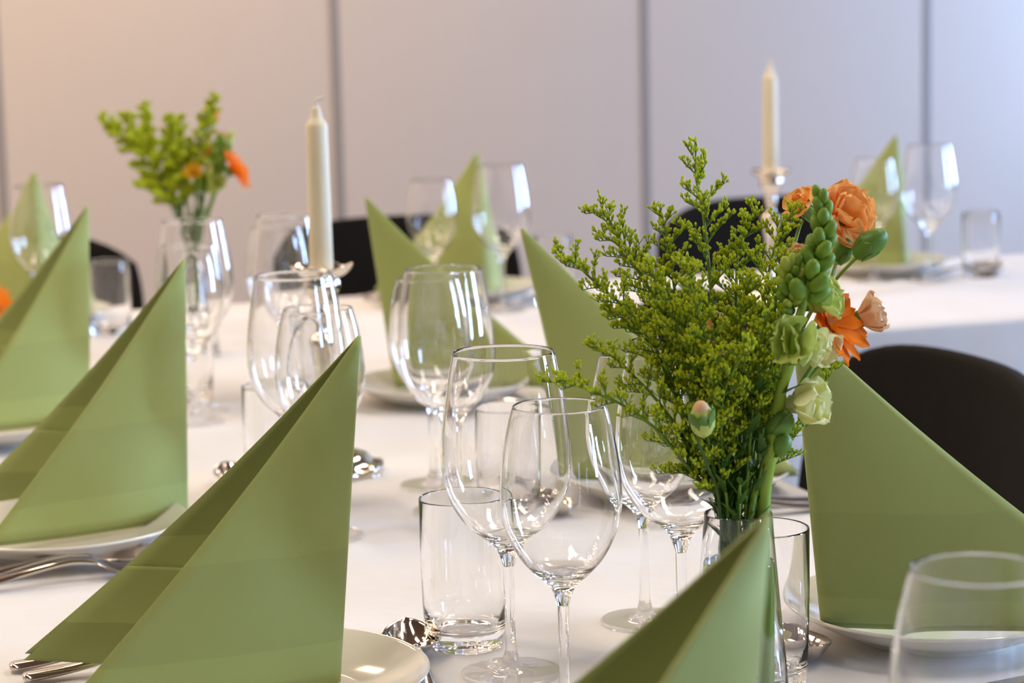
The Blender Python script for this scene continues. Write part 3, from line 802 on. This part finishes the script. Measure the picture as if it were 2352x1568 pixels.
STEMS = {
    'a': [(-9,-13,18),(-1,3,144),(0,15,197),(0,27,242),(-1,38,287),(0,49,329),(0,57,356),(-1,65,377),(3,72,398)],
    'b': [(-7,-14,18),(-7,5,144),(-15,18,182),(-24,33,233),(-35,49,278),(-46,62,312),(-56,73,333),(-63,82,349),(-73,91,353)],
    'c': [(-7,-14,17),(-9,6,144),(-25,14,187),(-40,24,236),(-53,30,270),(-70,36,291),(-87,41,307),(-101,45,321),(-113,47,328)],
    'c2': [(-7,-14,18),(-7,5,144),(-23,25,228),(-36,39,277),(-48,50,307),(-60,59,328),(-75,68,339)],
    'd': [(-7,-14,17),(-8,5,144),(-27,17,205),(-43,24,248),(-57,29,273),(-69,30,281),(-84,32,289)],
    'e': [(-7,-14,17),(-9,6,144),(-23,10,175),(-38,14,204),(-53,17,226),(-70,20,245),(-85,22,259),(-100,23,266)],
    'f': [(-6,-14,17),(-11,6,144),(-22,6,164),(-38,6,183),(-56,8,206),(-78,11,224),(-97,11,234),(-118,12,243),(-137,11,246)],
    'g': [(-8,-14,18),(-3,4,144),(-9,1,200),(-18,-1,247),(-29,-5,281),(-38,-11,306),(-45,-19,322)],
    'g2': [(-9,-13,18),(-2,3,144),(-12,5,200),(-27,8,246),(-42,9,281),(-55,7,306),(-63,3,321)],
    'h': [(-10,-13,18),(2,2,144),(15,13,212),(26,21,256),(35,29,292),(45,35,321),(54,40,339),(67,43,351)],
    'h2': [(-10,-13,18),(1,2,144),(7,17,212),(13,29,262),(18,39,301),(25,47,328),(40,52,352)],
    'i': [(-8,-14,18),(-3,4,144),(-13,-3,186),(-16,-11,227),(-12,-25,253),(-7,-40,269)],
    'i2': [(-8,-14,18),(-5,4,144),(-18,0,177),(-26,-5,215),(-24,-15,240),(-23,-25,263)],
    'j': [(-13,-12,18),(11,-1,143),(26,2,172),(38,6,193),(55,6,210),(70,9,230),(83,11,249)],
    'k': [(-9,-13,18),(-1,3,144),(3,2,199),(6,0,245),(2,-1,285),(8,-7,309)],
    'm': [(-10,-13,18),(1,2,144),(12,3,198),(21,2,244),(28,0,277),(32,-1,304),(39,-5,322)],
    'n': [(-9,-13,18),(-1,3,144),(4,-2,194),(10,-9,231),(10,-15,262),(13,-23,288)],
    'l': [(-9,-13,18),(-1,3,144),(-9,18,213),(-23,32,261),(-28,42,300),(-29,49,330),(-32,56,354)],
    'snap': [(7,-19,17),(15,-3,143),(18,-2,192),(24,-3,229),(27,-12,251),(34,-21,279),(46,-20,314),(54,-19,338),(55,-15,362)],
    'carn': [(-2,-16,17),(16,7,141),(42,21,224),(68,31,271),(86,29,298),(95,30,325)],
    'lis': [(-6,-14,17),(12,-2,143),(38,13,226),(63,22,272),(79,15,297),(90,8,312),(101,6,322)],
    'gerb': [(-5,-15,17),(5,-10,146),(32,1,203),(49,-1,233),(69,6,255),(70,-2,273)],
    'peach': [(-6,-14,17),(21,16,139),(48,27,204),(76,33,235),(90,21,258),(96,10,271)],
    'bud': [(-12,-12,18),(-15,-13,148),(-29,-25,182),(-42,-38,206),(-44,-40,222)],
}
FL = {
    'carn1': (96, 32, 342),
    'carn2': (86, 68, 348),
    'carn3': (69, 47, 313),
    'carn4': (19, 67, 259),
    'gerb': (70, -2, 273),
    'peach': (98, 10, 273),
    'lisA': (92, 24, 317),
    'lisB': (101, 6, 323),
    'snapA': (33, -16, 306),
    'snapB': (29, -26, 267),
    'snapC': (53, -19, 264),
    'snapD': (61, -17, 292),
    'snapE': (40, -21, 223),
    'calE': (24, -17, 208),
    'bud': (-44, -40, 222),
    'whiteb': (34, 36, 232),
}
STEMS2 = {
    'a': [(1,-18,16),(5,0,150),(-16,9,208),(-39,16,261),(-73,28,313),(-118,41,354)],
    'b': [(1,-18,16),(7,0,150),(-8,19,207),(-28,39,259),(-49,58,304),(-78,81,357)],
    'b2': [(1,-18,16),(7,0,150),(-13,29,207),(-37,59,264),(-44,82,316),(-43,103,370)],
    'c': [(1,-18,16),(5,0,150),(-1,6,208),(-12,14,272),(-19,18,317),(-24,20,353)],
    'd': [(1,-18,16),(7,0,150),(5,17,207),(-2,37,271),(-2,52,315),(3,63,350)],
    'e': [(1,-18,16),(9,-1,150),(9,8,207),(17,15,271),(26,19,322),(51,20,380)],
    'sn': [(1,-18,16),(10,-1,150),(15,6,207),(24,8,245),(38,7,271),(53,7,302),(57,9,321)],
    'ge': [(1,-18,16),(11,-1,150),(22,-3,207),(40,-11,246),(58,-21,271)],
    'ye': [(1,-18,16),(11,-1,150),(7,-7,209),(7,-13,273)],
}
FL2 = {
    'ge': (62, -21, 276),
    'ye': (7, -13, 273),
    'o1': (42, 40, 352),
    'o2': (59, 40, 319),
    'o3': (37, 44, 295),
    'y2': (39, -16, 256),
}
VB = (.6463, 1.4187, T)
vase(VB[0], VB[1], 'clear glass vase holding the sharp flowers in the middle of the near table')
GR = (('a', .50, 17, .030, 'tallest goldenrod spray, rising to a narrow top above the vase', 16), ('b', .52, 15, .027, 'goldenrod spray arching to the upper left, its tip level with the far chairs', 14),
      ('c', .55, 14, .023, 'goldenrod spray reaching left in front of the second right napkin edge', 14), ('c2', .62, 11, .018, 'short goldenrod spray between the two left arching ones', 10),
      ('d', .60, 11, .017, 'goldenrod spray bending left over the napkin, with small round buds', 12), ('e', .52, 13, .018, 'goldenrod spray bending low to the left above the wine glass rims', 14),
      ('f', .45, 15, .020, 'lowest goldenrod spray, lying left across the wine glass rims', 14), ('g', .52, 15, .024, 'bright goldenrod plume standing at the front of the bunch', 12),
      ('g2', .52, 14, .023, 'bright goldenrod plume left of the front one', 12), ('h', .55, 15, .023, 'goldenrod spray leaning right behind the snapdragon', 12),
      ('h2', .55, 15, .023, 'goldenrod spray behind the tallest one, tip turned right', 12), ('i', .45, 15, .019, 'short goldenrod spray low at the front beside the thick snapdragon stem', 14),
      ('i2', .45, 14, .018, 'short goldenrod spray low at the front above the closed bud', 14), ('j', .62, 9, .011, 'thin goldenrod spray at the right, against the large napkin', 8),
      ('k', .55, 14, .021, 'goldenrod spray in the centre behind the pale flowers', 12), ('m', .55, 15, .020, 'goldenrod spray close beside the snapdragon head, left of it', 8), ('n', .60, 12, .016, 'goldenrod spray left of the pale florets, low beside the thick stem', 8), ('l', .52, 15, .025, 'goldenrod spray left of the tallest one, with spread side branches', 12))
for k, (key, f0, nb, bl, lab, lv) in enumerate(GR):
    goldenrod(VB, STEMS[key], lab, 20 + k, f0 + (.07 if key not in ('e', 'f', 'j') else .02), int(nb * 1.75), bl * 1.15, .76, 'goldenrod sprays in the front vase', lv * 2, 1.25 if key in ('g', 'g2', 'i', 'i2', 'k') else 1.0)
# loose green leaves on bare stems fill the mouth of the vase
for k, (dx, dy, hx) in enumerate(((-10, -4, .19), (3, -8, .22), (9, -10, .20), (-4, -12, .17), (12, 2, .21))):
    t = empty('leafy_stem', VB); tag(t, ('dark leafy stem at the left of the vase mouth', 'dark leafy stem at the front of the vase mouth', 'dark leafy stem beside the thick snapdragon stem', 'short dark leafy stem low in the vase mouth', 'dark leafy stem at the right of the vase mouth')[k], 'foliage', 'leafy stems in the front vase')
    pts = [(dx * .5, dy * .4, 18), (dx * .9, dy * .8, 144), (dx * 1.9, dy * 1.7, hx * 1000)]
    stalk('stem', VB, pts, .0017, .0008, M_STEM, t, 6); P, tot, at = arc(pts)
    for q in range(11):
        p, tg = at(.55 + .45 * q / 10); az = q * 2.4 + k; sd = RT * math.cos(az) + TC * math.sin(az)
        lf = MB(); lf.leaf(p, (tg + sd * .6).normalized(), UP, R.uniform(.016, .028), R.uniform(.0022, .0036), R.uniform(0, .25), .3, 5); lf.out('leaf', M_LEAF, t)
    for q in range(5):
        p, tg = at(.35 + .25 * q / 5); az = q * 2.1 + k; sd = RT * math.cos(az) + TC * math.sin(az)
        lf = MB(); lf.leaf(p, (tg + sd * .25).normalized(), UP, .016, .0024, .1, .3, 5); lf.out('leaf', M_LEAF, t)

# snapdragon: thick stem, green buds above, pale florets below
t = empty('snapdragon', VB); tag(t, 'thick stemmed pale snapdragon with green buds on top, right of centre in the vase', 'flower', 'snapdragons')
SN = [(x + 1, y - (13 if 180 < z < 260 else 3), z) for x, y, z in STEMS['snap']]
at = stalk('stem', VB, SN, .0056, .0018, M_SNAPSTEM, t, 12)
rr = random.Random(5)
for k in range(26):
    f = k / 25; tt = .80 + .20 * f; p, tg = at(tt); az = k * 2.4; sd = RT * math.cos(az) + TC * math.sin(az)
    d = (tg * (.75 + .5 * f) + sd * (.8 - .55 * f)).normalized(); L = .0095 - .0035 * f; W = .0062 - .0026 * f
    mb = MB(); mb.blob(p + sd * (.0042 - .0025 * f) + d * L * .8, d, L, W, 8, 6); mb.out('bud', M_SNAPGREEN, t)
c = V(FL['snapA'])
for k in range(16):
    az = k * 2.4; d = (dirv(math.cos(az) * .8, .5 - k * .07, .75 + .5 * math.sin(az))).normalized()
    mb = MB(); mb.blob(c + d * .0062 + UP * (.012 - .0017 * k), (d + UP * .9).normalized(), rr.uniform(.0055, .0090), rr.uniform(.0030, .0044), 8, 6); mb.out('bud', M_YGBUD if k % 3 else M_SNAPGREEN, t)
for key, ax, mes, s, n in (('snapB', (-.15, .25, .9), SNAPG, 1.05, 4), ('snapC', (.55, -.35, .7), SNAPP, .95, 4), ('snapD', (.9, .3, .3), SNAPG, .9, 3), ('snapE', (.72, .22, .55), SNAPP, 1.12, 6)):
    c = V(FL[key]); ax = dirv(*ax); fl = empty('floret', (0, 0, 0)); fl.parent = t
    mb = MB(); mb.tube([c - ax * .016, c - ax * .010, c - ax * .002], [.003, .0062, .0075], 12); mb.out('throat', M_PALEGREEN if mes is SNAPG else M_PALEYEL, fl)
    ring(fl, mes, c - ax * .006, ax, n, .62, .0045, rr, .16, s); ring(fl, mes, c - ax * .004, ax, 2, .28, .0018, rr, .2, s * .8)
    best = min((at(.5 + .5 * q / 40)[0] for q in range(41)), key=lambda p: (p - (c - ax * .018)).length)
    mb = MB(); mb.tube([best, (best + c - ax * .018) / 2 - UP * .002, c - ax * .014], [.0022, .0018, .003], 6); mb.out('stalk', M_STEM, fl)
c = V(FL['calE'])
mb = MB(); mb.blob(c, dirv(.5, .6, .4), .0125, .0095, 10, 7, .008); mb.out('bud', M_CALYX, t)
mb = MB(); mb.blob(c + dirv(.1, -1, .2) * .014, dirv(.2, .9, .3), .009, .007, 10, 6); mb.out('bud', M_CALYX, t)
for hh, sd_ in ((.47, .9), (.50, -.8), (.60, .7), (.63, -.7), (.66, .5)):
    p, tg = at(hh); lf = MB(); lf.leaf(p, dirv(sd_, .7, .5), UP, .024, .0042, .2, .3, 6); lf.out('leaf', M_LEAF, t)

# carnations, buds and a gerbera
carnation(VB, STEMS['carn'], FL['carn1'], dirv(.42, .40, .60), 'ruffled peach orange carnation at the top right of the flowers', CARN, ((6, 1.30, .004, .95), (5, .92, .003, .90), (3, .50, .002, .80)), 3)
carnation(VB, [(2, -8, 17), (10, 4, 143), (40, 40, 230), (76, 66, 320), (84, 68, 340)], FL['carn2'], dirv(-.5, .5, .3), 'orange bloom peeping out left of the top snapdragon buds', CARN, ((6, 1.1, .003, .6), (5, .5, .002, .5)), 4)
carnation(VB, [(0, 4, 17), (4, 8, 143), (36, 30, 240), (69, 46, 308)], FL['carn3'], dirv(-.1, .5, .5), 'small deep orange bloom buried in the goldenrod', PCARN, ((6, 1.0, .002, .6), (4, .4, .001, .5)), 6, group='orange blooms among the greenery')
carnation(VB, [(-4, 6, 17), (-4, 8, 143), (4, 40, 210), (18, 64, 252)], FL['carn4'], dirv(-.1, .3, .8), 'peach bloom half hidden behind the goldenrod stems', PCARN, ((6, 1.1, .003, .8), (5, .5, .002, .7)), 7, group='orange blooms among the greenery')
carnation(VB, STEMS['peach'], FL['peach'], dirv(.85, .28, .15), 'half open pale peach carnation with green sepals, outermost on the right', PCARN, ((7, .62, .004, 1.0), (6, .35, .003, .95), (4, .12, .001, .9)), 8)
gerbera(VB, STEMS['gerb'], FL['gerb'], dirv(.62, .35, .42), 'bright orange gerbera facing right among the pale florets', 13, 9, 1.0, 1.2)
t = empty('lisianthus', VB); tag(t, 'forked stem with two closed green buds under the top carnation', 'flower', 'green budded stems')
stalk('stem', VB, STEMS['lis'], .0016, .0012, M_STEM, t)
stalk('stem', VB, [STEMS['lis'][4], ((STEMS['lis'][4][0] + FL['lisA'][0]) / 2 - 1, 20, 308), FL['lisA']], .0013, .0012, M_STEM, t)
for key, ax, s in (('lisA', (.25, .8, .3), .85), ('lisB', (.72, .62, .15), 1.15)):
    c = V(FL[key]); ax = dirv(*ax); b_ = empty('bud'); b_.parent = t
    mb = MB(); mb.blob(c + ax * .005 * s, ax, .0125 * s, .0085 * s, 12, 8, .0075 * s); mb.out('bud_body', M_CALYX, b_)
    ring(b_, [SEP], c - ax * .006 * s, ax, 5, .42, .0050 * s, rr, .05, .95 * s, 'sepal')
t = empty('lisianthus', VB); tag(t, 'closed green bud with a peach tip at the front of the vase flowers', 'flower', 'green budded stems')
stalk('stem', VB, [(x, y + 10, z) for x, y, z in STEMS['bud'][:-1]] + STEMS['bud'][-1:], .0012, .0010, M_LEAF, t)
c = V(FL['bud']); ax = dirv(-.1, .9, .35)
mb = MB(); mb.blob(c - ax * .002, ax, .0125, .0088, 12, 8); mb.out('bud_body', M_PALEGREEN, t)
mb = MB(); mb.blob(c + ax * .0062, ax, .0068, .0058, 10, 6); mb.out('petal_tip', M_PALEPEACH, t)
ring(t, [SEP], c - ax * .011, ax, 6, .30, .0062, rr, .04, 1.35, 'sepal')
t = empty('lisianthus', VB); tag(t, 'small white bud half hidden left of the thick stem', 'flower', 'green budded stems')
stalk('stem', VB, [(6, 2, 17), (10, 8, 143), (30, 30, 215), FL['whiteb']], .0015, .0011, M_STEM, t)
c = V(FL['whiteb']); mb = MB(); mb.blob(c + UP * .004, UP, .011, .0065, 10, 7); mb.out('bud_body', M_PALEYEL, t); ring(t, [SEP], c - UP * .006, UP, 5, .25, .004, rr, .05, 1, 'sepal')

# second, blurred arrangement farther down the near table
VC = (.6378, 3.342, T)
vase(VC[0], VC[1], 'clear glass vase of the small blurred flower arrangement at the left')
for k, (key, f0, nb, bl, lab) in enumerate((('a', .45, 15, .036, 'blurred goldenrod spray stretching far left'), ('b', .45, 14, .034, 'blurred goldenrod spray leaning left behind the longest one'), ('b2', .70, 7, .012, 'thin pale goldenrod tip standing behind the left spray'),
        ('c', .55, 11, .022, 'upright blurred goldenrod spray in the middle of the small arrangement'), ('d', .55, 11, .022, 'upright blurred goldenrod spray right beside the middle one'), ('e', .55, 13, .020, 'tall blurred goldenrod spray with a pointed top, right in the small arrangement'))):
    goldenrod(VC, STEMS2[key], lab, 60 + k, min(.8, f0 + .10), int(nb * 2.0), bl * 1.25, 1.45, 'goldenrod sprays in the small arrangement', 12, 1.5)
t = empty('snapdragon', VC); tag(t, 'blurred green snapdragon head right in the small arrangement', 'flower', 'snapdragons')
at2 = stalk('stem', VC, STEMS2['sn'], .004, .002, M_STEM, t)
for k in range(22):
    f = k / 21; p, tg = at2(.74 + .26 * f); az = k * 2.4; sd = RT * math.cos(az) + TC * math.sin(az); d = (tg + sd * (.9 - .4 * f)).normalized()
    mb = MB(); mb.blob(p + sd * .008 + d * .006, d, .012 - .003 * f, .008 - .003 * f, 8, 6); mb.out('bud', M_SNAPGREEN if k % 3 else M_PALEGREEN, t)
gerbera(VC, STEMS2['ge'], FL2['ge'], dirv(.85, .45, .1), 'blurred bright orange gerbera in the small arrangement', 13, 21, 1.15, 1.2)
carnation(VC, STEMS2['ye'], FL2['ye'], dirv(-.1, .5, .8), 'blurred orange yellow bloom low in the small arrangement', [petal_mesh('petal', .02, .010, M_YELLOW, .4, .001, 6, .02, .7, 6, 7, 2)], ((6, .9, .002, .8), (4, .4, .001, .7)), 22, group='blurred orange blooms')
for k, (key, s) in enumerate((('o1', .62), ('o2', .6), ('o3', .7))):
    fx, fy, fz = FL2[key]
    carnation(VC, [(3, -10, 16), (9, 0, 150), (fx * .6, fy * .6, 220), (fx, fy, fz - 6)], FL2[key], dirv(.4, .6, .4), ('blurred small orange bloom highest in the small arrangement', 'blurred small peach bloom above the orange gerbera', 'blurred small orange bloom in the centre of the small arrangement')[k], PCARN if k == 1 else CARN, ((6, .9, .002, s), (4, .4, .001, s * .8)), 30 + k, group='blurred orange blooms')
fx, fy, fz = FL2['y2']
carnation(VC, [(4, -8, 16), (12, 0, 150), (fx, fy, fz - 6)], FL2['y2'], dirv(.2, .4, .8), 'blurred pale yellow green bloom under the orange gerbera', SNAPG, ((5, .8, .002, .8), (4, .3, .001, .7)), 40, group='blurred orange blooms')
for k, (dx, dy, hx) in enumerate(((-9, -4, .215), (5, -8, .205), (10, 4, .225))):
    t = empty('leafy_stem', VC); tag(t, ('dark leafy stem at the left of the small arrangement', 'dark leafy stem at the front of the small arrangement', 'dark leafy stem at the right of the small arrangement')[k], 'foliage', 'leafy stems in the small arrangement')
    pts = [(dx * .5, dy * .4, 18), (dx * .9, dy * .8, 144), (dx * 1.9, dy * 1.7, hx * 1000)]
    stalk('stem', VC, pts, .0022, .0010, M_STEM, t, 6); P, tot, at = arc(pts)
    for q in range(12):
        p, tg = at(.50 + .50 * q / 11); az = q * 2.4 + k; sd = RT * math.cos(az) + TC * math.sin(az)
        lf = MB(); lf.leaf(p, (tg + sd * .35).normalized(), UP, R.uniform(.022, .034), R.uniform(.0035, .0050), R.uniform(0, .25), .3, 5); lf.out('leaf', M_LEAF, t)
# an orange flower at the left end of the near table, cut by the picture edge
gerbera((.395, 3.60, T), [(-160, 20, 4), (-100, 10, 22), (-50, 2, 42), (-24, 0, 54)], (-18, 0, 57), dirv(.8, .15, .5), 'blurred orange flower low on the table, cut by the left picture edge', 12, 50, 1.1, 1.25)
